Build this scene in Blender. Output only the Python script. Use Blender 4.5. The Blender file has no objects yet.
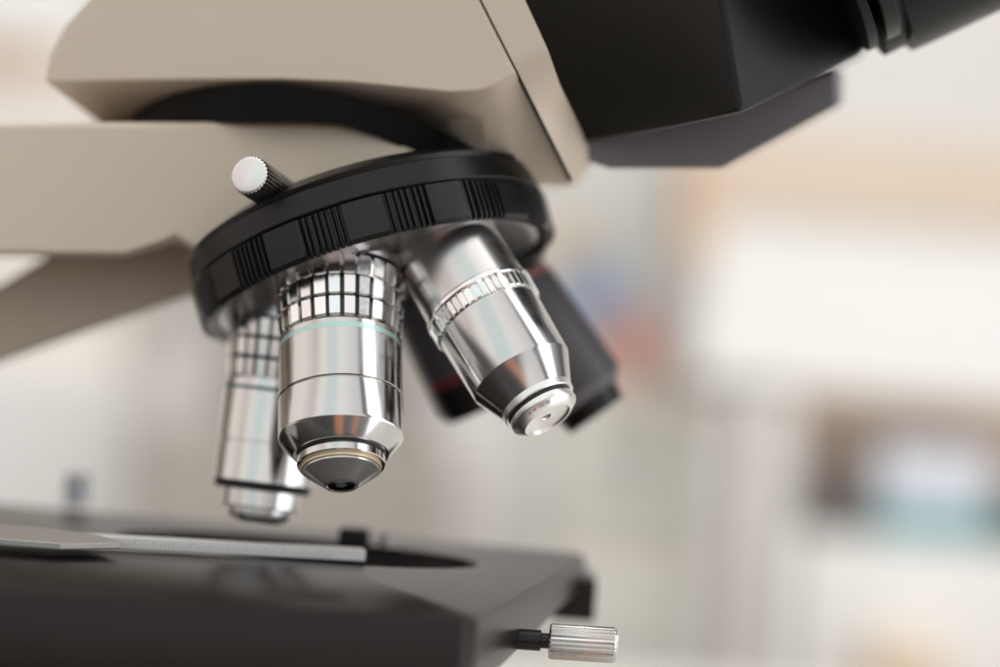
import bpy, bmesh, math, random
from mathutils import Vector, Matrix

random.seed(4)
scn = bpy.context.scene
COL = scn.collection
MM = 0.001

# ------------------------------------------------------------------ survey of the photograph
# The place is measured in millimetres from the camera: x right, y down, z forward.
FPX = 2200.0                      # focal length in photo pixels (1000 px wide)
ROLL = math.radians(4.3)
CAM_H = 46.0                      # the lens is 46 mm above the stage top
ROOT = Vector((-0.02, 0.44, -0.150))
RW = Vector((math.cos(ROLL), math.sin(ROLL), 0))
DW = Vector((-math.sin(ROLL), math.cos(ROLL), 0))


def wv(v):                        # camera-frame vector -> world direction
    v = Vector(v)
    return Vector((v.dot(RW), v.z, -v.dot(DW)))


def cp(v):                        # camera-frame point (mm) -> world point (m)
    w = wv(v) * MM
    w.z += CAM_H * MM
    return w


def px(x, y, z):                  # survey sight: picture position and distance
    return cp(((x - 500) * z / FPX, (y - 333.5) * z / FPX, z))


def on_level(x, y, zw=0.0):       # sight onto a horizontal plane zw metres above the stage
    d = px(x, y, 1000.0) - Vector((0, 0, CAM_H * MM))
    t = (zw - CAM_H * MM) / d.z
    return Vector((0, 0, CAM_H * MM)) + d * t


# ------------------------------------------------------------------ materials
def new_mat(name):
    m = bpy.data.materials.new(name)
    m.use_nodes = True
    nt = m.node_tree
    return m, nt, nt.nodes['Principled BSDF']


def noise(nt, scale, detail=3, stretch=None):
    tc = nt.nodes.new('ShaderNodeTexCoord')
    n = nt.nodes.new('ShaderNodeTexNoise')
    n.inputs['Scale'].default_value = scale
    n.inputs['Detail'].default_value = detail
    if stretch:
        mp = nt.nodes.new('ShaderNodeMapping')
        mp.inputs['Scale'].default_value = stretch
        nt.links.new(tc.outputs['Object'], mp.inputs['Vector'])
        nt.links.new(mp.outputs['Vector'], n.inputs['Vector'])
    else:
        nt.links.new(tc.outputs['Object'], n.inputs['Vector'])
    return n


def mat(name, col, rough=0.5, metal=0.0, var=0.0, scale=300, bump=0.0, bscale=2500, rvar=0.0, spec=0.5, coat=0.0,
        stretch=None):
    m, nt, p = new_mat(name)
    p.inputs['Base Color'].default_value = (*col, 1)
    p.inputs['Roughness'].default_value = rough
    p.inputs['Metallic'].default_value = metal
    p.inputs['Specular IOR Level'].default_value = spec
    p.inputs['Coat Weight'].default_value = coat
    if var > 0 or rvar > 0:
        n = noise(nt, scale, 4, stretch)
        if var > 0:
            mx = nt.nodes.new('ShaderNodeMix'); mx.data_type = 'RGBA'
            mx.inputs[6].default_value = (*[c * (1 - var) for c in col], 1)
            mx.inputs[7].default_value = (*[min(1, c * (1 + var)) for c in col], 1)
            nt.links.new(n.outputs['Fac'], mx.inputs[0])
            nt.links.new(mx.outputs[2], p.inputs['Base Color'])
        if rvar > 0:
            mr = nt.nodes.new('ShaderNodeMapRange')
            mr.inputs[1].default_value = 0.3; mr.inputs[2].default_value = 0.7
            mr.inputs[3].default_value = max(0, rough - rvar); mr.inputs[4].default_value = rough + rvar
            nt.links.new(n.outputs['Fac'], mr.inputs[0])
            nt.links.new(mr.outputs[0], p.inputs['Roughness'])
    if bump > 0:
        b = noise(nt, bscale, 2)
        bn = nt.nodes.new('ShaderNodeBump')
        bn.inputs['Strength'].default_value = bump
        bn.inputs['Distance'].default_value = 0.0002
        nt.links.new(b.outputs['Fac'], bn.inputs['Height'])
        nt.links.new(bn.outputs['Normal'], p.inputs['Normal'])
    return m


M = {}
M['beige'] = mat('beige_enamel', (.61, .53, .435), .42, var=.03, scale=60, bump=.20, bscale=2000)
M['black'] = mat('black_enamel', (.007, .0066, .0063), .33, spec=.3, var=.15, scale=120, bump=.05, bscale=3500, rvar=.05)
M['blackgrip'] = mat('black_grip_plastic', (.009, .0082, .0078), .36, spec=.3, var=.15, scale=200, bump=.10, bscale=4500, rvar=.06)
M['blackhead'] = mat('black_satin_plastic', (.0045, .0045, .005), .42, spec=.26, var=.1, scale=80, bump=.12, bscale=3000)
M['litpan'] = mat('lit_cover_plastic', (.15, .147, .158), .48, spec=.25, var=.08, scale=90, bump=.12, bscale=3000)  # raised grey stands for the light falling on the black cover
M['chrome'] = mat('bright_chrome', (.58, .57, .56), .15, 1.0, var=.03, rvar=.045, scale=110)
M['satin'] = mat('satin_chrome', (.78, .77, .76), .34, 1.0, rvar=.05, scale=900)
M['facet'] = mat('knurled_chrome', (.84, .83, .82), .14, 1.0, rvar=.03, scale=1200)
M['gun'] = mat('dark_polished_metal', (.46, .45, .45), .16, 1.0, rvar=.05, scale=400)
M['dome'] = mat('satin_dark_metal', (.42, .41, .415), .34, 1.0)
M['groove'] = mat('black_groove', (.008, .008, .008), .5)
M['cone'] = mat('turned_cone_metal', (.58, .56, .54), .24, .75)
M['neck'] = mat('satin_neck_metal', (.60, .59, .58), .24, 1.0)
M['recess'] = mat('recess_shade_black', (.004, .0037, .0035), .5, spec=.12)  # near-black that paints the shade inside the head recess
M['lens'] = mat('lens_glass', (.004, .004, .005), .05, coat=.6)
M['teal'] = mat('teal_enamel', (.47, .66, .625), .25, .5)
M['green'] = mat('green_enamel', (.06, .16, .13), .3)
M['red'] = mat('red_enamel', (.14, .012, .018), .4)
M['redmetal'] = mat('red_anodised', (.22, .10, .085), .4)
M['copper'] = mat('brass_metal', (.66, .53, .37), .35, .3)
M['blackobj'] = mat('black_anodised', (.05, .047, .052), .45, var=.1, scale=200, bump=.05)
M['blackend'] = mat('grey_anodised', (.075, .072, .08), .4)
M['steel'] = mat('turned_steel', (.52, .50, .48), .22, 1.0, rvar=.08, scale=1500)
M['steelend'] = mat('bright_steel', (.70, .69, .68), .34, 1.0, rvar=.06, scale=800)
M['alu'] = mat('brushed_aluminium', (.66, .655, .65), .45, .35, var=.03, scale=900, rvar=.05)
M['platemetal'] = mat('dull_plate_metal', (.36, .345, .33), .42, .7, var=.04, scale=300)
M['gap'] = mat('knurl_gap_shade', (.05, .05, .05), .35, 1.0)  # painted shade for the gaps between knurl teeth
M['stage'] = mat('stage_enamel', (.012, .0088, .0084), .30, spec=.24, bump=.05, bscale=3500)
M['bluegrey'] = mat('blue_grey_plastic', (.5, .51, .55), .5)
M['ink'] = mat('engraving_ink', (.30, .30, .30), .5)
# room behind
M['wall'] = mat('wall_paint', (.74, .72, .695), .9, var=.02, scale=4)
M['white'] = mat('white_laminate', (.83, .82, .80), .6, var=.015, scale=5)
M['warmwhite'] = mat('warm_white_laminate', (.80, .74, .68), .7, var=.03, scale=5)
M['wood'] = mat('light_beech', (.60, .43, .30), .6, var=.12, scale=14, stretch=(1, 1, 12))
M['woodpale'] = mat('pale_beech', (.66, .55, .45), .6, var=.08, scale=14, stretch=(1, 1, 12))
M['sage'] = mat('grey_green_laminate', (.64, .65, .625), .6, var=.05, scale=9)
M['stone'] = mat('grey_beige_laminate', (.84, .815, .75), .6, var=.04, scale=9)
M['stonelight'] = mat('pale_green_grey', (.76, .78, .72), .6, var=.04, scale=9)
M['tan'] = mat('tan_laminate', (.40, .365, .325), .6, var=.03, scale=6)
M['lilac'] = mat('pinkish_grey_paper', (.60, .555, .53), .8)
M['darkbox'] = mat('dark_brown_card', (.13, .11, .10), .7, var=.2, scale=30)
M['bluewhite'] = mat('bluish_white_plastic', (.72, .75, .82), .5)
M['tealbin'] = mat('teal_plastic', (.13, .35, .37), .5)
M['greenbin'] = mat('dark_green_plastic', (.02, .09, .08), .5)
M['orange'] = mat('orange_card', (.72, .56, .40), .7)
M['blue'] = mat('blue_card', (.25, .36, .62), .7)
M['salmon'] = mat('red_card', (.70, .34, .28), .7)
M['niche'] = mat('brownish_beech', (.62, .50, .42), .7, var=.08, scale=14)  # brownish tone of the niche interior
M['bench'] = mat('bench_laminate', (.74, .72, .68), .5, var=.05, scale=9)


# ------------------------------------------------------------------ mesh helpers
def link(name, me, m, parent=None, smooth=35.0, bevel=0.0, seg=3, sub=0):
    ob = bpy.data.objects.new(name, me)
    COL.objects.link(ob)
    me.materials.append(m)
    me.polygons.foreach_set('use_smooth', [True] * len(me.polygons))
    if smooth and not bevel:
        me.set_sharp_from_angle(angle=math.radians(smooth))
    if parent is not None:
        ob.parent = parent
    if bevel:
        b = ob.modifiers.new('bevel', 'BEVEL')
        b.width = bevel * MM; b.segments = seg; b.limit_method = 'ANGLE'; b.angle_limit = math.radians(28)
        b.harden_normals = True
    return ob


def mesh_of(verts, faces, off=Vector((0, 0, 0)), fix=True):
    me = bpy.data.meshes.new('shape')
    me.from_pydata([tuple(v - off) for v in verts], [], faces)
    if fix:
        bm = bmesh.new(); bm.from_mesh(me)
        bmesh.ops.remove_doubles(bm, verts=bm.verts, dist=1e-7)
        bmesh.ops.recalc_face_normals(bm, faces=bm.faces)
        bm.to_mesh(me); bm.free()
    me.update()
    return me


def basis(axis_cam):
    a = wv(axis_cam).normalized()
    t = wv((0, 0, -1))
    y = (t - a * t.dot(a)).normalized()       # toward the camera
    x = y.cross(a).normalized()
    return a, x, y


def lathe(name, origin, axis, prof, m, parent, n=96, rad=None, smooth=35.0, off=ROOT, caps=True):
    """Turned part. prof = [(distance along axis, radius)] in mm; rad(theta, i) scales the radius."""
    a, X, Y = basis(axis)
    o = cp(origin)
    verts, faces, rings = [], [], []
    for i, (s, r) in enumerate(prof):
        if r < 1e-6:
            rings.append([len(verts)] * n); verts.append(o + a * s * MM); continue
        row = []
        for k in range(n):
            th = 2 * math.pi * k / n
            rr = r if rad is None else rad(th, i, r)
            row.append(len(verts))
            verts.append(o + a * s * MM + (X * math.cos(th) + Y * math.sin(th)) * rr * MM)
        rings.append(row)
    for i in range(len(prof) - 1):
        A, B = rings[i], rings[i + 1]
        for k in range(n):
            q = [A[k], A[(k + 1) % n], B[(k + 1) % n], B[k]]
            q2 = []
            for v in q:
                if v not in q2: q2.append(v)
            if len(q2) > 2: faces.append(q2)
    if caps:
        for R in (rings[0], rings[-1]):
            if len(set(R)) > 2: faces.append(list(R))
    return link(name, mesh_of(verts, faces, off), m, parent, smooth)


def loft(name, rings, m, parent, bevel=0.0, seg=3, smooth=30.0, off=ROOT, front=None):
    """Closed skin through rings of world points (all with the same count), capped at both ends."""
    n = len(rings[0])
    verts = [p for r in rings for p in r]
    faces = []
    for i in range(len(rings) - 1):
        for k in range(n):
            faces.append([i * n + k, i * n + (k + 1) % n, (i + 1) * n + (k + 1) % n, (i + 1) * n + k])
    faces += front or [list(range(n))]
    faces.append([(len(rings) - 1) * n + k for k in range(n)])
    return link(name, mesh_of(verts, faces, off), m, parent, smooth, bevel, seg)


def pxs(pts, z):
    return [px(x, y, z(x, y) if callable(z) else z) for x, y in pts]


def block(name, c, size, m, parent=None, bevel=0.0, off=None, rot=0.0):
    c = Vector(c)
    o = off if off is not None else c
    R = Matrix.Rotation(rot, 3, 'Z')
    sx, sy, sz = [s / 2 for s in size]
    v = [c + R @ Vector((x * sx, y * sy, z * sz)) for x in (-1, 1) for y in (-1, 1) for z in (-1, 1)]
    f = [[0, 1, 3, 2], [4, 6, 7, 5], [0, 4, 5, 1], [2, 3, 7, 6], [0, 2, 6, 4], [1, 5, 7, 3]]
    ob = link(name, mesh_of(v, f, o), m, parent, 30, bevel)
    if off is None: ob.location = o
    return ob


def lerp(a, b, t): return a + (b - a) * t


# ------------------------------------------------------------------ the microscope
scope = bpy.data.objects.new('microscope', None)
COL.objects.link(scope)
scope.location = ROOT
scope.empty_display_size = .05
scope['label'] = 'beige and black laboratory microscope with turret of chrome objectives over a dark stage'
scope['category'] = 'microscope'

# ---- nosepiece: tilted turret
DSC = 1.0
NA = Vector((0.2944, 1.0, -0.218)).normalized()
NC = Vector((-27.23, -21.45, 440.0)) * DSC
HM, HB, RT, RM = 4.61 * DSC, 12.53 * DSC, 35.64 * DSC, 36.4 * DSC

nose = lathe('nosepiece', NC, NA,
             [(-4, 30), (-1.2, 35.5), (-.3, RT - .5), (0, RT), (HM - .5, RT + .25), (HM - .2, RT + .05), (HM - .1, RM - 1.6),
              (HM + .6, RM - 2.0), (HB - 1, RM - 2.0)],
             M['black'], scope, n=192)
NG, PER = 14, 2 * math.pi / 14
GPH = math.radians(99.4)          # where the first group of grip grooves sits on the ring


def grip(th, i, r):
    u = ((th - GPH) / PER) % 1.0
    u = u - 1 if u > .5 else u
    if abs(u) < .27:                       # fluted group
        w = (u / .54 + .5) * 7
        f = w % 1.0
        d = 1.05 if f < .52 else 0.1
        return r - (d if 2 <= i <= 5 else d * .8 if i == 6 else .6)
    # plain pad, a hair flatter than the circle
    return r - .25 * math.cos(u * 2 * math.pi) ** 2 * .3 - (.35 if i in (1, 6) else 0)


lathe('grip_ring', NC, NA,
      [(HM - .05, RM - 1.7), (HM + .05, RM - .35), (HM + .35, RM), (HM + 2, RM + .05), (HB - 2, RM + .05), (HB - .55, RM),
       (HB - .05, RM - .3), (HB + .1, RM - 1.3), (HB - .5, RM - 3.2), (HB - 2.5, RM - 5)],
      M['blackgrip'], nose, n=14 * 56, rad=lambda th, i, r: grip(th, i, r) if 1 <= i <= 6 else r, smooth=28, caps=False)
lathe('turret_dome', NC, NA,
      [(HB - 3.5, RM - 2.4), (HB - 1.2, RM - 2.9), (HB - .9, RM - 3.6), (HB - .6, 31), (HB - .2, 28), (HB + .6, 20), (HB + 1.6, 9),
       (HB + 1.8, 0)], M['dome'], nose, n=128, smooth=50)

# ---- objectives
def dcam(roll, toward):
    r, t = math.radians(roll), math.radians(toward)
    return Vector((math.sin(r) * math.cos(t), math.cos(r) * math.cos(t), -math.sin(t)))


def pc(x, y, z): return Vector(((x - 500) * z / FPX, (y - 333.5) * z / FPX, z))


def objective(label):
    e = bpy.data.objects.new('objective', None)
    COL.objects.link(e); e.parent = scope; e.empty_display_size = .01
    e['label'] = label
    return e


def teeth(n, r0, deep, frac, ph=0.0):
    per = 2 * math.pi / n
    def f(th, i, r):
        u = ((th + ph) / per) % 1.0 - .5
        if abs(u) > frac / 2: return r - deep
        return r * math.cos(per / 2 * frac) / math.cos(u * per)
    return f


def knurl_rows(e, o, d, s0, s1, rows, n, r, m, deep=.75, per_tooth=20, frac=.80, gap=.22):
    h = (s1 - s0) / rows
    prof = [(s0 - .1, r - 1.0)]
    for k in range(rows):
        a, b = s0 + k * h + gap / 2, s0 + (k + 1) * h - gap / 2
        ra, rb = r + .5 * (s1 - a) / (s1 - s0), r + .5 * (s1 - b) / (s1 - s0)
        prof += [(a, ra - .75), (a + .02, ra - .30), (a + .28, ra), (b - .28, rb), (b - .02, rb - .30), (b, rb - .75)]
    prof += [(s1 + .1, r - 1.0)]
    tf = teeth(n, r, deep + .1, frac)
    def rad(th, i, rr):
        return rr * tf(th, i, rr) / r if rr > r - .4 else rr
    ob = lathe('knurled_ring', o, d, prof, m, e, n=n * per_tooth, rad=rad, smooth=20)
    ob.data.materials.append(M['gap'])        # milled gaps coloured dark, standing in for their shade and dark reflections
    a, X, Y = basis(d)
    c = cp(o) - ROOT
    for p in ob.data.polygons:
        q = p.center - c
        sl = q.dot(a) / MM
        if (q - a * q.dot(a)).length < (r + .5 * (s1 - sl) / (s1 - s0) - .45) * MM: p.material_index = 1
    return ob


# front objective, the sharpest one
D1 = dcam(2.6, 26.3)
O1 = pc(341.0, 440.5, 406.0) - D1 * 35.5
R1 = 11.58
e = objective('chrome objective with three rows of knurling and a teal line')
lathe('mount_collar', O1, D1, [(-2, 12.8), (1.6, 12.8), (2.1, 12.4), (2.2, 10.5), (3.5, 10.5)], M['dome'], e)
knurl_rows(e, O1, D1, 2.6, 15.2, 3, 26, R1 - .1, M['facet'])
lathe('barrel', O1, D1, [(14.9, R1 - .9), (15.45, R1 - .7), (15.55, R1 - .15), (15.75, R1), (27.2, R1), (27.3, R1 - .12), (27.34, R1 - .45),
                         (27.66, R1 - .45), (27.7, R1 - .12), (27.8, R1), (35.0, R1), (35.2, R1 - .05), (35.7, R1 - .3),
                         (38.5, R1 - 2.75), (38.55, R1 - 3.2), (38.3, R1 - 4.2)], M['chrome'], e, n=160, smooth=25)
lathe('colour_band', O1, D1, [(16.6, R1 - .05), (16.6, R1 + .02), (17.65, R1 + .02), (17.65, R1 - .05)], M['teal'], e, n=160, caps=False)
lathe('spring_gap', O1, D1, [(37.60, 8.3), (38.80, 7.9), (38.80, 5)], M['groove'], e)
lathe('nose_collar', O1, D1, [(37.80, 7.4), (39.10, 8.0), (39.30, 8.15), (40.50, 8.15), (40.70, 8.0), (40.80, 7.2), (40.40, 5)], M['chrome'], e, n=128)
lathe('brass_band', O1, D1, [(40.40, 7.2), (40.85, 7.45), (41.40, 7.40), (41.50, 6.9)], M['copper'], e, n=128)
lathe('nose_cone', O1, D1, [(41.10, 6.4), (41.50, 7.0), (41.80, 6.95), (44.30, 3.5), (44.60, 3.15), (44.70, 2.7), (44.40, 2.4)], M['cone'], e, n=128)
lathe('front_lens', O1, D1, [(44.20, 2.7), (44.55, 2.4), (44.40, 1.0), (44.35, 0)], M['lens'], e, n=64)

# right-hand objective, low power, pointing outward
D2 = dcam(30.7, 24.0)
K2 = pc(478.5, 302.5, 416.0)
e = objective('low power chrome objective with one milled ring, tilted outward')
lathe('mount_collar', K2, D2, [(-20, 11.2), (-15.6, 11.2), (-15.0, 10.9), (-14.9, 8)], M['black'], e)
lathe('neck', K2, D2, [(-17, 9.9), (-16.4, 10.0), (-13, 10.05), (-.3, 10.4), (0, 9.6)], M['neck'], e, n=128)
tf2 = teeth(48, 10.85, .6, .62)
lathe('knurled_ring', K2, D2, [(-.15, 9.5), (-.1, 10.6), (.1, 10.85), (.75, 10.9), (.95, 10.8), (1.05, 10.75), (1.3, 10.85), (4.0, 10.8), (4.25, 10.65),
                               (4.3, 9.6)], M['facet'], e, n=48 * 10,
      rad=lambda th, i, r: min(tf2(th, i, r), r) if 5 <= i <= 8 else r, smooth=20)
lathe('barrel', K2, D2, [(4.1, 9.3), (4.2, 10.15), (4.4, 10.25), (17.3, 9.88), (17.5, 9.80), (17.6, 9.72), (23.2, 7.25), (23.3, 7.1), (23.3, 6)],
      M['chrome'], e, n=160, smooth=22)
lathe('nose_collar', K2, D2, [(23.0, 7.0), (23.2, 7.2), (24.3, 7.1), (24.5, 6.9), (24.5, 6.2)], M['satin'], e, n=128)
lathe('spring_gap', K2, D2, [(24.2, 6.2), (24.4, 6.45), (25.4, 6.45), (25.4, 5)], M['groove'], e)
face2 = lathe('nose_face', K2, D2, [(25.2, 6.2), (25.3, 6.6), (26.2, 6.62), (26.5, 6.5), (27.6, 5.05), (27.75, 4.8), (27.7, 4.55), (27.2, 4.3), (26.9, 2.4),
                            (27.0, 1.5), (27.05, .95), (26.8, .8), (26.6, .7)], M['satin'], e, n=128)
lathe('front_lens', K2, D2, [(26.5, .9), (26.75, .8), (26.8, 0)], M['lens'], e, n=32)
# worn engraving round the nose bevel: short ticks cut into the metal
a2, X2, Y2 = basis(D2)
for ang0 in (96,):
    vs, fs = [], []
    o2 = cp(K2)
    for k, (dw, hh) in enumerate([(.42, .8), (.10, .8), (.36, .75), (.12, .8), (.0, 0), (.42, .8), (.10, .7), (.40, .8), (.14, .8)]):
        if dw == 0: continue
        ang = math.radians(ang0 - 22 + k * 5.4)
        for (t0, t1) in ((.22, .22 + .42 * hh),):
            q = []
            for tt, da in ((t0, -dw), (t0, dw), (t1, dw), (t1, -dw)):
                s = lerp(26.5, 27.6, tt); r = lerp(6.5, 5.05, tt)
                th = ang + da / 6.0 * .8
                nrm = (X2 * math.cos(th) + Y2 * math.sin(th)) * .6 + a2 * .8
                q.append(o2 + a2 * s * MM + (X2 * math.cos(th) + Y2 * math.sin(th)) * r * MM + nrm * .012 * MM)
            b = len(vs); vs += q; fs.append([b, b + 1, b + 2, b + 3])
    eng = link('engraving', mesh_of(vs, fs, ROOT, False), M['ink'], e, 0)

# left objective, over the stage opening
D5 = dcam(-7.0, 4.6)
O5 = pc(262.5, 485.0, 436.0) - D5 * 34.0
R5 = 9.95
e = objective('longer chrome objective with a dark green line, hanging vertically over the stage')
lathe('mount_collar', O5, D5, [(-10, 11), (1.2, 11), (1.5, 10.6), (1.6, 9)], M['gun'], e)
knurl_rows(e, O5, D5, 1.4, 13.3, 3, 26, R5 - .05, M['facet'], deep=.8)
lathe('barrel', O5, D5, [(13.0, R5 - .8), (13.5, R5 - .7), (13.6, R5), (25.6, R5), (25.7, R5 - .5), (26.0, R5 - .5), (26.1, R5), (33.5, R5),
                         (33.9, R5 - .3), (34.0, R5 - 1.2)], M['chrome'], e, n=128, smooth=25)
lathe('colour_band', O5, D5, [(15.0, R5 - .05), (15.0, R5 + .03), (15.75, R5 + .03), (15.75, R5 - .05)], M['green'], e, n=128, caps=False)
lathe('spring_gap', O5, D5, [(33.6, 9.3), (34.3, 9.55), (35.1, 9.3), (35.3, 6)], M['groove'], e)
lathe('nose_collar', O5, D5, [(35.0, 6.6), (35.2, 7.8), (38.3, 7.7), (38.6, 7.3), (38.7, 5)], M['chrome'], e, n=96)
lathe('nose_cone', O5, D5, [(38.4, 6.2), (38.9, 6.3), (40.4, 6.0), (41.2, 4.6), (41.4, 3.6), (41.2, 3.0)], M['gun'], e, n=96)
lathe('front_lens', O5, D5, [(41.0, 3.1), (41.15, 2.8), (41.0, 0)], M['lens'], e, n=48)

# two black objectives at the back of the turret
D3 = dcam(35.0, 5.0)
O3 = pc(581.0, 393.5, 452.0) - D3 * 30.0
e = objective('black objective with a plain barrel at the far right of the turret')
lathe('mount_collar', O3, D3, [(-8, 10.6), (2, 10.6), (3, 9.2)], M['black'], e)
lathe('colour_band', O3, D3, [(3.6, 9.2), (3.8, 9.75), (5.4, 9.75), (5.6, 9.2)], M['redmetal'], e)
lathe('barrel', O3, D3, [(5.2, 9.2), (5.6, 9.9), (29.2, 9.9), (29.8, 9.6), (30.0, 8)], M['blackobj'], e)
lathe('bevel_ring', O3, D3, [(29.6, 8.5), (29.85, 9.55), (32.2, 7.4), (32.3, 6)], M['blackend'], e)
lathe('nose_cone', O3, D3, [(31.8, 6.6), (32.3, 7.2), (35.2, 6.7), (35.6, 6.2), (35.6, 0)], M['black'], e)
D4 = dcam(25.0, -3.0)
O4 = pc(477.0, 405.0, 463.0) - D4 * 29.0
e = objective('black objective with a dark red band, half hidden behind the tilted chrome one')
lathe('mount_collar', O4, D4, [(-10, 9.6), (3, 9.6), (3.6, 8.4)], M['black'], e)
lathe('barrel', O4, D4, [(3, 8.0), (3.4, 8.5), (20.6, 8.5), (20.8, 8.2), (20.8, 7)], M['blackobj'], e)
lathe('colour_band', O4, D4, [(20.4, 8.0), (20.6, 8.45), (22.6, 8.45), (22.8, 8.0)], M['red'], e)
lathe('nose_cone', O4, D4, [(22.4, 8.0), (22.7, 8.5), (27.8, 8.4), (30.0, 7.0), (30.2, 6.4), (30.2, 0)], M['black'], e)

# ---- clamping knob of the head
DK = Vector((27, 19, 88)).normalized()
KC = pc(248.5, 174.5, 404.0)
NT = 30


def flutes(th, i, r):
    return r * (1 + .028 * math.cos(th * NT))


kn = lathe('clamp_knob', KC, DK, [(.35, 3.15), (.36, 3.52), (.7, 3.6), (16, 3.6), (16.3, 3.2), (16.4, 2)], M['steel'], scope, n=NT * 8,
           rad=lambda th, i, r: flutes(th, i, r) if 1 <= i <= 3 else r, smooth=60)
lathe('knob_face', KC, DK, [(0.0, 0), (.0, 3.1), (.10, 3.35), (.40, 3.52)], M['steelend'], kn, n=NT * 8,
      rad=lambda th, i, r: flutes(th, i, r) if i >= 3 else r, smooth=40, caps=False)
lathe('knob_shank', KC, DK, [(16, 2.2), (28, 2.2)], M['satin'], kn, n=40)

# ---- arm (beige block carrying the turret) and its lower web
def zarm(x, y): return 428.0 - (x - 200) * .010
arm_front = [(-330, 121), (200, 122), (270, 121.5), (335, 122), (380, 134), (425, 156), (462, 190), (480, 230), (400, 258), (300, 262), (215, 262),
             (176, 238), (160, 245), (125, 256), (-330, 251)]
arm_mid = [(-330, 126), (200, 127), (270, 126.5), (345, 128), (400, 140), (455, 165), (492, 195), (500, 235), (420, 258), (300, 262), (215, 262),
           (178, 240), (160, 246), (125, 256), (-330, 251)]
arm = loft('arm', [pxs(arm_front, zarm), pxs(arm_mid, lambda x, y: 452), pxs(arm_mid, lambda x, y: 500)], M['beige'], scope, bevel=1.3, seg=4)
web = [(-330, 350), (0, 286), (52, 254), (120, 244), (215, 232), (300, 250), (300, 262), (215, 288), (120, 320), (0, 362), (-330, 470)]
loft('arm_web', [pxs(web, 470), pxs(web, 545)], M['beige'], scope, bevel=3.0, seg=4)

# ---- head: beige housing, seam, front plate
def seam_x(y): return 480 + y * .505
def edge_x(y):
    pts = [(-200, 433), (0, 525), (50, 548), (85, 560), (130, 581), (156, 592), (174, 590), (200, 572)]
    for (y0, x0), (y1, x1) in zip(pts, pts[1:]):
        if y <= y1: return lerp(x0, x1, (y - y0) / (y1 - y0))
    return pts[-1][1]
def zhead(x): return 433 - (x - 45) * .05

left = [(45, 82), (49, 64), (56, 46), (66, 28), (80, 10), (98, -10), (122, -34), (165, -70), (220, -110), (220, -190)]
crease = [(45, 82), (120, 80.5), (200, 79.5), (280, 79), (350, 82), (410, 88), (452, 92), (480, 90), (500, 83), (seam_x(72) - .8, 72)]
under = [(100, 124), (140, 136), (200, 146), (280, 150), (350, 156), (410, 164), (452, 172), (490, 180), (520, 184), (seam_x(186) - 2, 186)]
uz = [459, 469, 480, 482, 480, 474, 447, 431, 432, 438]
mzf = [.35, .35, .35, .35, .38, .42, .46, .44, .40, .36]
top_y = -190
verts, faces = [], []
nC = len(crease)
TOP = [(lerp(220, seam_x(top_y) - .8, (k / (nC - 1))), top_y) for k in range(nC)]
ROWS = 7
grid = []
for k in range(nC):
    colv = []
    for j in range(ROWS):
        t = j / (ROWS - 1)
        if k == 0:
            i = t * (len(left) - 1); a, b = int(i), min(int(i) + 1, len(left) - 1)
            x, y = lerp(left[a][0], left[b][0], i - a), lerp(left[a][1], left[b][1], i - a)
        else:
            y = lerp(crease[k][1], top_y, t)
            if k == nC - 1: x = seam_x(y) - .8
            else:
                i = t * (len(left) - 1); a, b = int(i), min(int(i) + 1, len(left) - 1)
                lx = lerp(left[a][0], left[b][0], i - a)
                u = (crease[k][0] - 45) / (crease[-1][0] - 45)
                x = lerp(lx, seam_x(y) - .8, u) if j else crease[k][0]
        colv.append(len(verts)); verts.append(px(x, y, zhead(x)))
    grid.append(colv)
# underside: eased roll from the front face into the slope
und, mid1 = [], []
for k in range(nC):
    (cx, cy), (ux, uy) = crease[k], under[k]
    mid1.append(len(verts)); verts.append(px(lerp(cx, ux, .35), lerp(cy, uy, .35), lerp(zhead(cx), uz[k], mzf[k])))
    und.append(len(verts)); verts.append(px(ux, uy, uz[k]))
back_lo, back_hi = [], []
for k in range(nC):
    back_lo.append(len(verts)); verts.append(px(under[k][0] * .9 + 30, under[k][1], 560))
    back_hi.append(len(verts)); verts.append(px(TOP[k][0], top_y, 560))
for k in range(nC - 1):
    for j in range(ROWS - 1): faces.append([grid[k][j], grid[k + 1][j], grid[k + 1][j + 1], grid[k][j + 1]])
    faces.append([grid[k][0], mid1[k], mid1[k + 1], grid[k + 1][0]])
    faces.append([mid1[k], und[k], und[k + 1], mid1[k + 1]])
    faces.append([und[k], back_lo[k], back_lo[k + 1], und[k + 1]])
    faces.append([back_lo[k], back_hi[k], back_hi[k + 1], back_lo[k + 1]])
    faces.append([grid[k][-1], grid[k + 1][-1], back_hi[k + 1], back_hi[k]])
faces.append([grid[0][j] for j in range(ROWS)] + [back_hi[0], back_lo[0], und[0], mid1[0]])
faces.append([grid[-1][j] for j in range(ROWS)] + [back_hi[-1], back_lo[-1], und[-1], mid1[-1]])
head = link('head_housing', mesh_of(verts, faces, ROOT), M['beige'], scope, 0, bevel=.6, seg=3)

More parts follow.
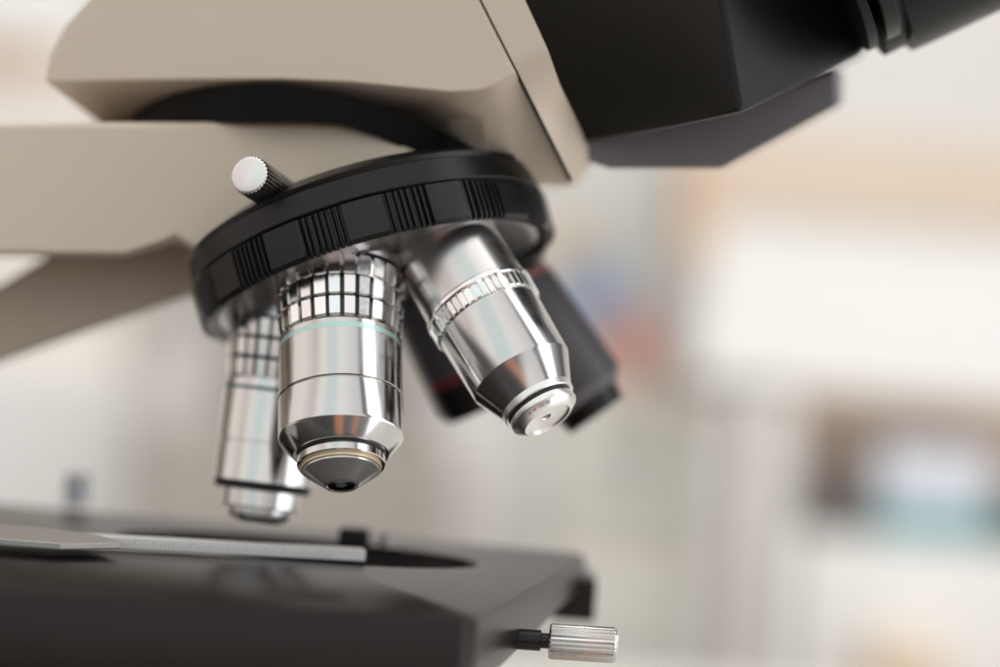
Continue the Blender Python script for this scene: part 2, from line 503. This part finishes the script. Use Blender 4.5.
# front plate to the right of the seam
def ease(t): t = max(0.0, min(1.0, t)); return t * t * (3 - 2 * t)
def zplate(x, y, k):                         # k: height of the soft crease on this column
    d = y - k
    return zhead(x) + (0 if d < -14 else .15 * (d + 14) ** 2 / 56 if d < 14 else .15 * d)
verts, faces, rows = [], [], []
ys = [-190, -100, -30, 0, 20] + list(range(34, 112, 6)) + [118, 130, 145, 160, 172, 181, 187]
for y in ys:
    r = []
    for t in (0, .33, .66, 1):
        lift = 15 * ease((y - 10) / 40) * t + 9 * ease((y - 135) / 50) * t
        yy = y - lift
        x = lerp(seam_x(y) + 1.6, edge_x(yy), t)
        r.append(len(verts)); verts.append(px(x, yy, zplate(x, y, 72) + 13 * ease((y - 70) / 110) * t))
    r.append(len(verts)); verts.append(px(edge_x(y - 13) - 4, y - 13, zplate(edge_x(y), y, 72) + 30))
    r.append(len(verts)); verts.append(px(seam_x(y) + 1.6, y, zplate(seam_x(y), y, 72) + 30))
    rows.append(r)
for a, b in zip(rows, rows[1:]):
    for k in range(6): faces.append([a[k], a[(k + 1) % 6], b[(k + 1) % 6], b[k]])
faces.append(rows[0]); faces.append(rows[-1])
link('front_plate', mesh_of(verts, faces, ROOT), M['beige'], scope, 40)
verts, faces = [], []
for y in ys:
    if y > 184: continue
    for dx, dz in ((-2.5, .9), (3.5, .9), (3.5, 8), (-2.5, 8)):
        verts.append(px(seam_x(y) + dx, y, zplate(seam_x(y), y, 72) + dz))
for i in range(len(verts) // 4 - 1):
    for k in range(4): faces.append([i * 4 + k, i * 4 + (k + 1) % 4, i * 4 + 4 + (k + 1) % 4, i * 4 + 4 + k])
faces += [[0, 1, 2, 3], [len(verts) - 4 + k for k in range(4)]]
link('seam_shade_strip', mesh_of(verts, faces, ROOT), M['groove'], scope, 30)  # dark strip painted in for the shade inside the seam gap

# black curved band standing in for the shaded recess between underside and arm
RECESS_BAND = [(127, 120.5, 122.5, 459), (136, 111, 122.5, 452), (150, 102, 122.5, 445), (175, 93.5, 122.5, 436), (205, 89, 122.5, 429), (240, 87, 122.5, 424),
          (275, 87, 122.5, 421), (310, 90.5, 122, 420.5), (345, 96.5, 125, 421.5), (380, 106, 138, 424), (415, 118.5, 154, 427), (445, 132, 168, 430),
          (468, 145, 178, 428.5), (485, 156.5, 186, 427), (500, 169, 196, 427)]
loft('recess_shade_band', [[px(x, t, z), px(x, b, z + .6), px(x, b, z + 14), px(x, t + 3, z + 14)] for x, t, b, z in RECESS_BAND], M['recess'], scope, smooth=40)

# ---- binocular body
def zb(x, y=0): return 405 + (741 - x) * .06 + max(0, 604 - x) * .6 if x < 741 else 405 + (x - 741) * .2
b_front = [(440, -190), (470, -60), (496, 0), (520, 55), (548, 100), (576, 141), (665, 127), (741, 112), (800, 84), (858, 55), (868, 46), (858, 0),
           (842, -60), (800, -190), (690, -190)]
b_back = [(440, -190), (470, -60), (496, 0), (520, 57), (548, 103), (576, 144), (667, 128), (741, 113), (800, 85), (858, 56), (866, 47), (854, 0),
          (832, -60), (790, -190), (690, -190)]
# rounded by rings: front face pulled in, full outline, back
bod = loft('binocular_body', [pxs(b_front, zb), pxs(b_back, lambda x, y: zb(x) + 3), pxs(b_back, lambda x, y: zb(x) + 70)], M['blackhead'], scope,
           bevel=1.6, seg=4, front=[[0, 1, 2, 3, 4, 5, 6, 7, 14], [7, 8, 9, 10, 11, 12, 13, 14]])
p_front = [(572, 139), (588, 161), (609, 168.5), (722, 168.5), (836, 106), (834, 70), (741, 108), (664, 122)]
p_back = [(574, 139), (590, 161), (612, 166), (724, 166), (842, 104), (842, 70), (741, 108), (664, 122)]
loft('prism_cover', [pxs(p_front, lambda x, y: 433), pxs(p_back, lambda x, y: 450), pxs(p_back, lambda x, y: 480)], M['litpan'],
     scope, bevel=.7, seg=3)
# eyepiece tube
DE = Vector((math.cos(math.radians(26)), -math.sin(math.radians(26)), -.08)).normalized()
def below(x, y, z, r):                     # axis point whose lower outline passes through the picture position
    c = pc(x, y, z)
    return c - Vector((math.sin(math.radians(26)), math.cos(math.radians(26)), 0)) * r
et = lathe('eyepiece_tube', below(872, 62, 426, 15.0), DE, [(3, 15.0), (7, 15.0), (8, 14.0), (22, 14.0)], M['blackhead'], scope, n=96)
lathe('tube_ring', below(869, 51, 418, 17.0), DE, [(-.2, 15.0), (0, 16.8), (.2, 17), (1.7, 17), (1.9, 16.8), (2.0, 14)], M['blackhead'], et, n=96)
lathe('tube_ring', below(886.5, 41, 418, 17.0), DE, [(-.2, 14.0), (0, 16.8), (.3, 17.1), (2.7, 17.1), (3.0, 16.8), (3.1, 14)], M['black'], et, n=96)
ey = lathe('eyepiece', below(914, 50, 428, 16.5), DE, [(-1, 12), (-.6, 15.5), (0, 16.5), (4, 16.7), (12, 16.9), (22, 17.1), (36, 17.6), (37, 17)],
           M['black'], scope, n=96)

# ---- stage
c_nr = on_level(474, 618); c_fr = on_level(589, 553); c_fl = on_level(-260, 481); c_nl = on_level(-260, 568)
hole_c = on_level(296, 549); hole_a = (on_level(474, 566) - on_level(118, 534)) / 2
hdir = hole_a.normalized(); hlen = hole_a.length
hperp = Vector((-hdir.y, hdir.x, 0))
hw = .021


def stage_outline(n=160):
    cs = [c_nl, c_nr, c_fr, c_fl]
    out = []
    R = .004
    for i, c in enumerate(cs):
        p, q = cs[i - 1], cs[(i + 1) % 4]
        d0, d1 = (p - c).normalized(), (q - c).normalized()
        a, b = c + d0 * R, c + d1 * R
        for t in range(7):
            u = t / 6
            out.append(a * (1 - u) ** 2 + c * 2 * u * (1 - u) + b * u * u)
    # resample evenly-ish
    L = []
    for i in range(len(out)):
        a, b = out[i], out[(i + 1) % len(out)]
        k = max(1, int((b - a).length / .004))
        for j in range(k): L.append(a.lerp(b, j / k))
    return L


OUT = stage_outline()
INN = []
for p in OUT:
    v = p - hole_c
    ang = math.atan2(v.dot(hperp) / hw, v.dot(hdir) / hlen)
    INN.append(hole_c + hdir * math.cos(ang) * hlen + hperp * math.sin(ang) * hw)
def thick(p):                               # the slab is deeper toward the operator
    t = (p.y - c_fr.y) / (c_nr.y - c_fr.y)
    return lerp(.0062, .0128, max(-.2, min(1.2, t)))
cen = (c_nl + c_nr + c_fr + c_fl) / 4
ch = .0016
def inset(p, d, z):
    v = (cen - p); v.z = 0
    return p + v.normalized() * d + Vector((0, 0, z))
n = len(OUT)
V = []
V += [p + Vector((0, 0, -ch * .9)) for p in INN]                       # 0 hole wall top
V += [p + (p - hole_c).normalized() * .0007 for p in INN]              # 1 hole rim
V += [inset(p, ch, 0) for p in OUT]                                    # 2 top edge
V += [inset(p, ch * .3, -ch * .3) for p in OUT]                        # 3
V += [inset(p, 0, -ch) for p in OUT]                                   # 4
V += [inset(p, 0, -thick(p)) for p in OUT]                             # 5
V += [p + Vector((0, 0, -.006)) for p in INN]                          # 6
F = []
for (a, b) in ((0, 1), (1, 2), (2, 3), (3, 4), (4, 5), (5, 6), (6, 0)):
    for k in range(n):
        F.append([a * n + k, a * n + (k + 1) % n, b * n + (k + 1) % n, b * n + k])
stage = link('stage', mesh_of(V, F, ROOT), M['stage'], scope, 40)
# dark condenser under the opening
lathe('condenser', Vector((0, 0, 0)), DW, [(0, .1), (1, .1)], M['groove'], stage, n=8).hide_render = False
bpy.data.objects.remove(bpy.data.objects['condenser'], do_unlink=True)
def wlathe(name, o, prof, m, parent, n=64):       # turned about the vertical, world point o (m), prof in mm upward
    vs, fs = [], []
    for s, r in prof:
        for k in range(n):
            th = 2 * math.pi * k / n
            vs.append(o + Vector((math.cos(th) * r * MM, math.sin(th) * r * MM, s * MM)))
    for i in range(len(prof) - 1):
        for k in range(n): fs.append([i * n + k, i * n + (k + 1) % n, (i + 1) * n + (k + 1) % n, (i + 1) * n + k])
    fs.append(list(range(n))); fs.append([(len(prof) - 1) * n + k for k in range(n)])
    return link(name, mesh_of(vs, fs, ROOT), m, parent, 35)
wlathe('condenser', hole_c, [(-40, 27), (-9, 27), (-8, 26), (-8, 1)], M['groove'], scope)
block('stage_bracket', px(573, 594, 476) , (.009, .02, .009), M['black'], stage, bevel=.6, off=ROOT)
# stage drive knob
KD = wv((1, .055, -.10)); kdc = Vector((1, .055, -.06)).normalized()
KP = pc(549, 641, 398)
sk = lathe('stage_knob', KP, kdc, [(0, 2.4), (.1, 2.95), (.5, 3.15), (11.6, 3.15), (12.2, 2.9), (12.4, 2.5), (12.4, 0)], M['steel'], scope, n=24 * 8,
           rad=lambda th, i, r: r * (1 + .03 * math.cos(th * 24)) if 1 <= i <= 3 else r, smooth=60)
lathe('knob_face', KP, kdc, [(11.9, 3.02), (12.45, 2.75), (12.5, 0)], M['steelend'], sk, n=64)
lathe('knob_shank', KP, kdc, [(-14, 1.9), (-1.5, 1.9), (-1.4, 1.4), (.2, 1.4)], M['black'], sk, n=40)

# slide holder: ruled bar and clamp plate lying on the stage
def bar(name, p0, p1, depth, h, lift, m, parent, bevel=.25):
    d = (p1 - p0).normalized(); q = Vector((-d.y, d.x, 0)) * depth * MM
    z0, z1 = Vector((0, 0, lift * MM)), Vector((0, 0, (lift + h) * MM))
    v = [p0 + z0, p1 + z0, p1 + q + z0, p0 + q + z0, p0 + z1, p1 + z1, p1 + q + z1, p0 + q + z1]
    f = [[0, 1, 2, 3], [4, 5, 6, 7], [0, 1, 5, 4], [1, 2, 6, 5], [2, 3, 7, 6], [3, 0, 4, 7]]
    return link(name, mesh_of(v, f, ROOT), m, parent, 30, bevel)
b0, b1 = on_level(-200, 535), on_level(365, 564.5)
hb_ = bar('slide_holder', b0, b1, 4.2, 2.25, .55, M['alu'], scope, .22)
# fine graduations cut on the bar's front face
bd = (b1 - b0).normalized(); L = (b1 - b0).length; bn = Vector((bd.y, -bd.x, 0))
vs, fs = [], []
k = 0
s = .004
while s < L - .006:
    hgt = 1.5 if k % 5 else 2.0
    p = b0 + bd * s + bn * .00002
    q = [p + Vector((0, 0, .0005)), p + bd * .00016 + Vector((0, 0, .0005)), p + bd * .00016 + Vector((0, 0, (hgt + .25) * MM)), p + Vector((0, 0, (hgt + .25) * MM))]
    i = len(vs); vs += q; fs.append([i, i + 1, i + 2, i + 3]); s += .0007; k += 1
link('graduation', mesh_of(vs, fs, ROOT, False), mat('graduation_grey', (.42, .415, .41), .5, .6), hb_, 0)
CZ = .0030
cl = [on_level(-200, 523, CZ), on_level(-200, 506, CZ), on_level(40, 527, CZ), on_level(100, 535, CZ), on_level(121, 542, CZ), on_level(60, 543, CZ)]
loft('clamp_plate', [[p + Vector((0, 0, -.0012)) for p in cl], cl], M['platemetal'], hb_, bevel=.2)
block('clamp_block', on_level(352, 549) + Vector((0, .004, .0022)), (.0062, .006, .0036), M['black'], hb_, bevel=.6, off=ROOT)
wlathe('clamp_screw', on_level(385, 550) + Vector((0, .006, 0)), [(0, 1.4), (2.4, 1.4), (3.1, 1.0), (3.2, .4)], M['platemetal'], hb_, n=32)
wlathe('stage_stop', on_level(76, 505), [(0, 2.9), (6.6, 2.9), (7.0, 2.6)], M['bluegrey'], stage, n=40)

# ---- stand outside the picture that carries arm and stage
col_c = px(-260, 333, 540); 
block('column', (col_c.x - .045, .505, -.02), (.075, .085, .25), M['beige'], scope, bevel=8, off=ROOT)
block('base', (-.05, .44, -.136), (.20, .24, .028), M['beige'], scope, bevel=6, off=ROOT)
block('stage_support', (-.115, .46, -.028), (.09, .06, .03), M['black'], scope, bevel=2, off=ROOT)

# ------------------------------------------------------------------ the laboratory behind (out of focus)
def tag(o, label, cat, group=None):
    o['label'] = label; o['category'] = cat
    if group: o['group'] = group
    return o


def panel(name, x0, y0, x1, y1, z, depth, m, parent=None, bevel=3.0, off=None):
    """Upright box seen between two picture positions, its front at distance z (mm), sides upright in the room."""
    a, b = px(x0, (y0 + y1) / 2, z), px(x1, (y0 + y1) / 2, z)
    t, u = px((x0 + x1) / 2, y0, z), px((x0 + x1) / 2, y1, z)
    c = Vector(((a.x + b.x) / 2, z * MM + depth * MM / 2, (t.z + u.z) / 2))
    return block(name, c, (abs(b.x - a.x), depth * MM, abs(t.z - u.z)), m, parent, bevel, off)


def thing(name, label, cat, loc):
    o = bpy.data.objects.new(name, None); COL.objects.link(o); o.location = loc
    tag(o, label, cat); return o


wall = block('wall', (0, 2.1, .4), (4.4, .1, 3.0), M['wall']); 
tag(wall, 'pale grey lab wall behind everything', 'wall')
bench = block('bench_top', (0, .76, -.165), (2.2, 1.1, .03), M['bench'], bevel=3); bench['kind'] = 'structure'

# tall white unit on the right with an open niche
uc = px(900, 400, 1500); uc.z = -.6
unit = thing('storage_unit', 'white storage unit with beech top board and open niche, blurred at right', 'cabinet', uc)
panel('upper_front', 700, 232, 1240, 398, 1500, 320, M['white'], unit, off=uc)
panel('top_board', 688, 140, 1260, 231, 1492, 340, M['woodpale'], unit, off=uc)
panel('end_cap', 684, 160, 712, 262, 1480, 60, M['wood'], unit, off=uc)
panel('side_panel', 700, 396, 781, 900, 1500, 320, M['wall'], unit, off=uc)
panel('edge_strip', 722, 398, 745, 900, 1492, 20, M['tan'], unit, off=uc)
panel('niche_back', 780, 396, 1240, 554, 1560, 20, M['niche'], unit, off=uc)
panel('niche_lintel', 780, 394, 1240, 414, 1505, 50, M['woodpale'], unit, off=uc)
panel('lower_front', 779, 550, 1240, 1000, 1500, 320, M['white'], unit, off=uc)
tag(panel('dark_box', 782, 470, 864, 545, 1520, 36, M['darkbox']), 'dark brown box in the niche of the white unit', 'box')
tag(panel('plastic_tub', 880, 446, 992, 512, 1522, 34, M['bluewhite']), 'bluish white tub in the niche beside the dark box', 'tub')
tag(panel('plastic_tray', 878, 514, 992, 545, 1512, 45, M['tealbin']), 'shallow teal tray under the bluish white tub', 'tray')
tag(panel('plastic_bin', 1000, 500, 1060, 545, 1520, 36, M['greenbin']), 'dark green bin at the right end of the niche', 'bin')
tag(panel('cardboard_roll', 880, 655, 950, 720, 1420, 70, M['orange']), 'orange card packet low in front of the white unit', 'packet')

# glazed cupboard in the middle
gc = px(620, 400, 1650); gc.z = -.6
cup = thing('wall_cupboard', 'grey green cupboard over a grey beige base unit, blurred behind the turret', 'cupboard', gc)
panel('door', 555, 60, 694, 372, 1650, 280, M['sage'], cup, off=gc)
panel('base_front', 540, 382, 724, 900, 1640, 300, M['stone'], cup, off=gc)
panel('worktop', 535, 366, 726, 384, 1636, 300, M['warmwhite'], cup, off=gc)
panel('drawer', 560, 462, 706, 512, 1628, 20, M['stonelight'], cup, off=gc)
panel('drawer', 560, 610, 712, 720, 1628, 20, M['stonelight'], cup, off=gc)
panel('handle', 590, 432, 662, 450, 1612, 20, M['sage'], cup, off=gc)
tag(panel('carton', 552, 216, 582, 256, 1600, 50, M['orange']), 'orange carton in front of the grey green cupboard', 'carton')
tag(panel('carton', 580, 272, 616, 318, 1600, 50, M['blue']), 'blue carton in front of the grey green cupboard', 'carton')
tag(panel('carton', 612, 318, 656, 376, 1600, 50, M['salmon']), 'red carton on the worktop of the base unit', 'carton')
# white panel between
tag(panel('white_locker', 424, 405, 535, 900, 1700, 250, M['white']), 'narrow white locker behind the two tilted objectives', 'locker')
# left side
tag(panel('tan_cabinet', 122, 436, 425, 900, 1600, 300, M['tan']), 'tan cabinet behind the chrome objectives', 'cabinet')
tag(panel('paper_stack', 136, 340, 214, 438, 1650, 200, M['lilac']), 'pinkish grey stack standing on the tan cabinet', 'stack')
tag(panel('tan_screen', 212, 300, 428, 437, 1760, 40, M['tan']), 'tan screen standing on the tan cabinet', 'screen')
lc = px(40, 350, 1750); lc.z = -.6
lu = thing('white_cabinet', 'white cabinet with a beech shelf strip, blurred at the left edge', 'cabinet', lc)
panel('lower_front', -260, 362, 122, 900, 1700, 250, M['white'], lu, off=lc)
panel('upper_front', -260, 60, 130, 360, 1760, 200, M['warmwhite'], lu, off=lc)
panel('shelf_board', -260, 33, 44, 58, 1752, 210, M['wood'], lu, off=lc)
panel('cornice', -260, -220, 60, 32, 1758, 220, M['white'], lu, off=lc)

# ------------------------------------------------------------------ camera
cam = bpy.data.cameras.new('camera')
co = bpy.data.objects.new('camera', cam)
COL.objects.link(co)
cam.sensor_width = 36.0
cam.lens = FPX / 1000 * 36.0
cam.clip_start = 0.02; cam.clip_end = 50
co.location = (0, 0, CAM_H * MM)
right, up, back = wv((1, 0, 0)), wv((0, -1, 0)), wv((0, 0, -1))
co.rotation_euler = Matrix((right, up, back)).transposed().to_euler()
cam.dof.use_dof = True
cam.dof.focus_distance = .400
cam.dof.aperture_fstop = cam.lens / 18.5
cam.dof.aperture_blades = 0
scn.camera = co

# ------------------------------------------------------------------ light: soft daylight room
w = bpy.data.worlds.new('World'); scn.world = w; w.use_nodes = True
nt = w.node_tree; bg = nt.nodes['Background']
tc = nt.nodes.new('ShaderNodeTexCoord'); sep = nt.nodes.new('ShaderNodeSeparateXYZ')
nt.links.new(tc.outputs['Generated'], sep.inputs[0])
neg = nt.nodes.new('ShaderNodeMath'); neg.operation = 'MULTIPLY'; neg.inputs[1].default_value = -1
nt.links.new(sep.outputs['Y'], neg.inputs[0])
at = nt.nodes.new('ShaderNodeMath'); at.operation = 'ARCTAN2'
nt.links.new(sep.outputs['X'], at.inputs[0]); nt.links.new(neg.outputs[0], at.inputs[1])
mr = nt.nodes.new('ShaderNodeMapRange'); mr.inputs[1].default_value = -math.pi; mr.inputs[2].default_value = math.pi
nt.links.new(at.outputs[0], mr.inputs[0])
rp = nt.nodes.new('ShaderNodeValToRGB'); nt.links.new(mr.outputs[0], rp.inputs[0])
STOPS = [(-180, (.6, .58, .55)), (-150, (.55, .52, .5)), (-138, (.12, .12, .12)), (-125, (.2, .19, .18)), (-112, (.9, .84, .80)), (-80, (1.0, .93, .88)),
         (-58, (.75, .66, .62)), (-46, (1.0, .97, .94)), (-36, (1.0, .98, .96)), (-32, (.80, .90, .89)), (-12, (.80, .91, .90)), (-6, (1.0, .99, .97)), (8, (1.0, .98, .96)),
         (30, (.86, .85, .84)), (46, (.8, .79, .79)), (50, (.18, .18, .19)), (58, (.22, .22, .24)), (63, (2.6, 2.6, 2.6)), (84, (2.6, 2.6, 2.6)), (90, (.5, .5, .51)),
         (112, (.16, .16, .17)), (128, (.10, .10, .11)), (140, (.8, .79, .77)), (165, (.6, .58, .55))]
el = rp.color_ramp.elements
while len(el) > 1: el.remove(el[-1])
for i, (a, c) in enumerate(STOPS):
    p = (a + 180) / 360
    if i == 0: el[0].position = p; el[0].color = (*c, 1)
    else: q = el.new(p); q.color = (*c, 1)
# low band: dark, orange stripes added for chrome reflections, bright window side right
rp2 = nt.nodes.new('ShaderNodeValToRGB'); nt.links.new(mr.outputs[0], rp2.inputs[0])
LOW = [(-180, (.30, .28, .26)), (-140, (.20, .19, .18)), (-100, (.22, .20, .19)), (-60, (.10, .095, .09)), (-20, (.07, .068, .065)), (-6, (.10, .09, .085)), (-2, (.50, .25, .16)), (8, (.55, .28, .18)),
       (12, (.16, .16, .155)), (24, (.20, .20, .19)), (28, (.50, .27, .19)), (34, (.50, .29, .21)), (38, (.22, .22, .21)), (52, (.30, .30, .30)), (58, (2.4, 2.4, 2.42)), (104, (2.4, 2.4, 2.42)), (120, (.30, .30, .30)), (150, (.35, .33, .31))]
e2 = rp2.color_ramp.elements
while len(e2) > 1: e2.remove(e2[-1])
for i, (a, c) in enumerate(LOW):
    p = (a + 180) / 360
    if i == 0: e2[0].position = p; e2[0].color = (*c, 1)
    else: q = e2.new(p); q.color = (*c, 1)
fl = nt.nodes.new('ShaderNodeMapRange'); fl.interpolation_type = 'SMOOTHSTEP'
fl.inputs[1].default_value = -.14; fl.inputs[2].default_value = .06; nt.links.new(sep.outputs['Z'], fl.inputs[0])
mx = nt.nodes.new('ShaderNodeMix'); mx.data_type = 'RGBA'
nt.links.new(rp2.outputs[0], mx.inputs[6])
nt.links.new(fl.outputs[0], mx.inputs[0]); nt.links.new(rp.outputs[0], mx.inputs[7])
zt = nt.nodes.new('ShaderNodeMapRange'); zt.interpolation_type = 'SMOOTHSTEP'
zt.inputs[1].default_value = .90; zt.inputs[2].default_value = .97; nt.links.new(sep.outputs['Z'], zt.inputs[0])
mx2 = nt.nodes.new('ShaderNodeMix'); mx2.data_type = 'RGBA'
mx2.inputs[7].default_value = (1.9, 1.86, 1.8, 1)
nt.links.new(zt.outputs[0], mx2.inputs[0]); nt.links.new(mx.outputs[2], mx2.inputs[6])
nt.links.new(mx2.outputs[2], bg.inputs['Color'])
bg.inputs['Strength'].default_value = 1.0


def area(name, loc, target, size, power, col=(1, 1, 1)):
    l = bpy.data.lights.new(name, 'AREA'); l.shape = 'RECTANGLE'; l.size, l.size_y = size
    l.energy = power; l.color = col
    o = bpy.data.objects.new(name, l); COL.objects.link(o); o.location = loc
    o.rotation_euler = (Vector(target) - Vector(loc)).to_track_quat('-Z', 'Y').to_euler()
    return o


area('background_fill', (-.02, .62, 1.0), (-.08, 1.75, -.15), (1.8, .6), 3.9, (.97, .98, 1))  # added fill light to brighten the furniture behind, no source seen

scn.view_settings.view_transform = 'Standard'
scn.view_settings.look = 'None'
scn.view_settings.exposure = 0.25
scn.view_settings.gamma = 1.0
scn.render.engine = 'CYCLES'
scn.cycles.use_denoising = True
scn.cycles.max_bounces = 10
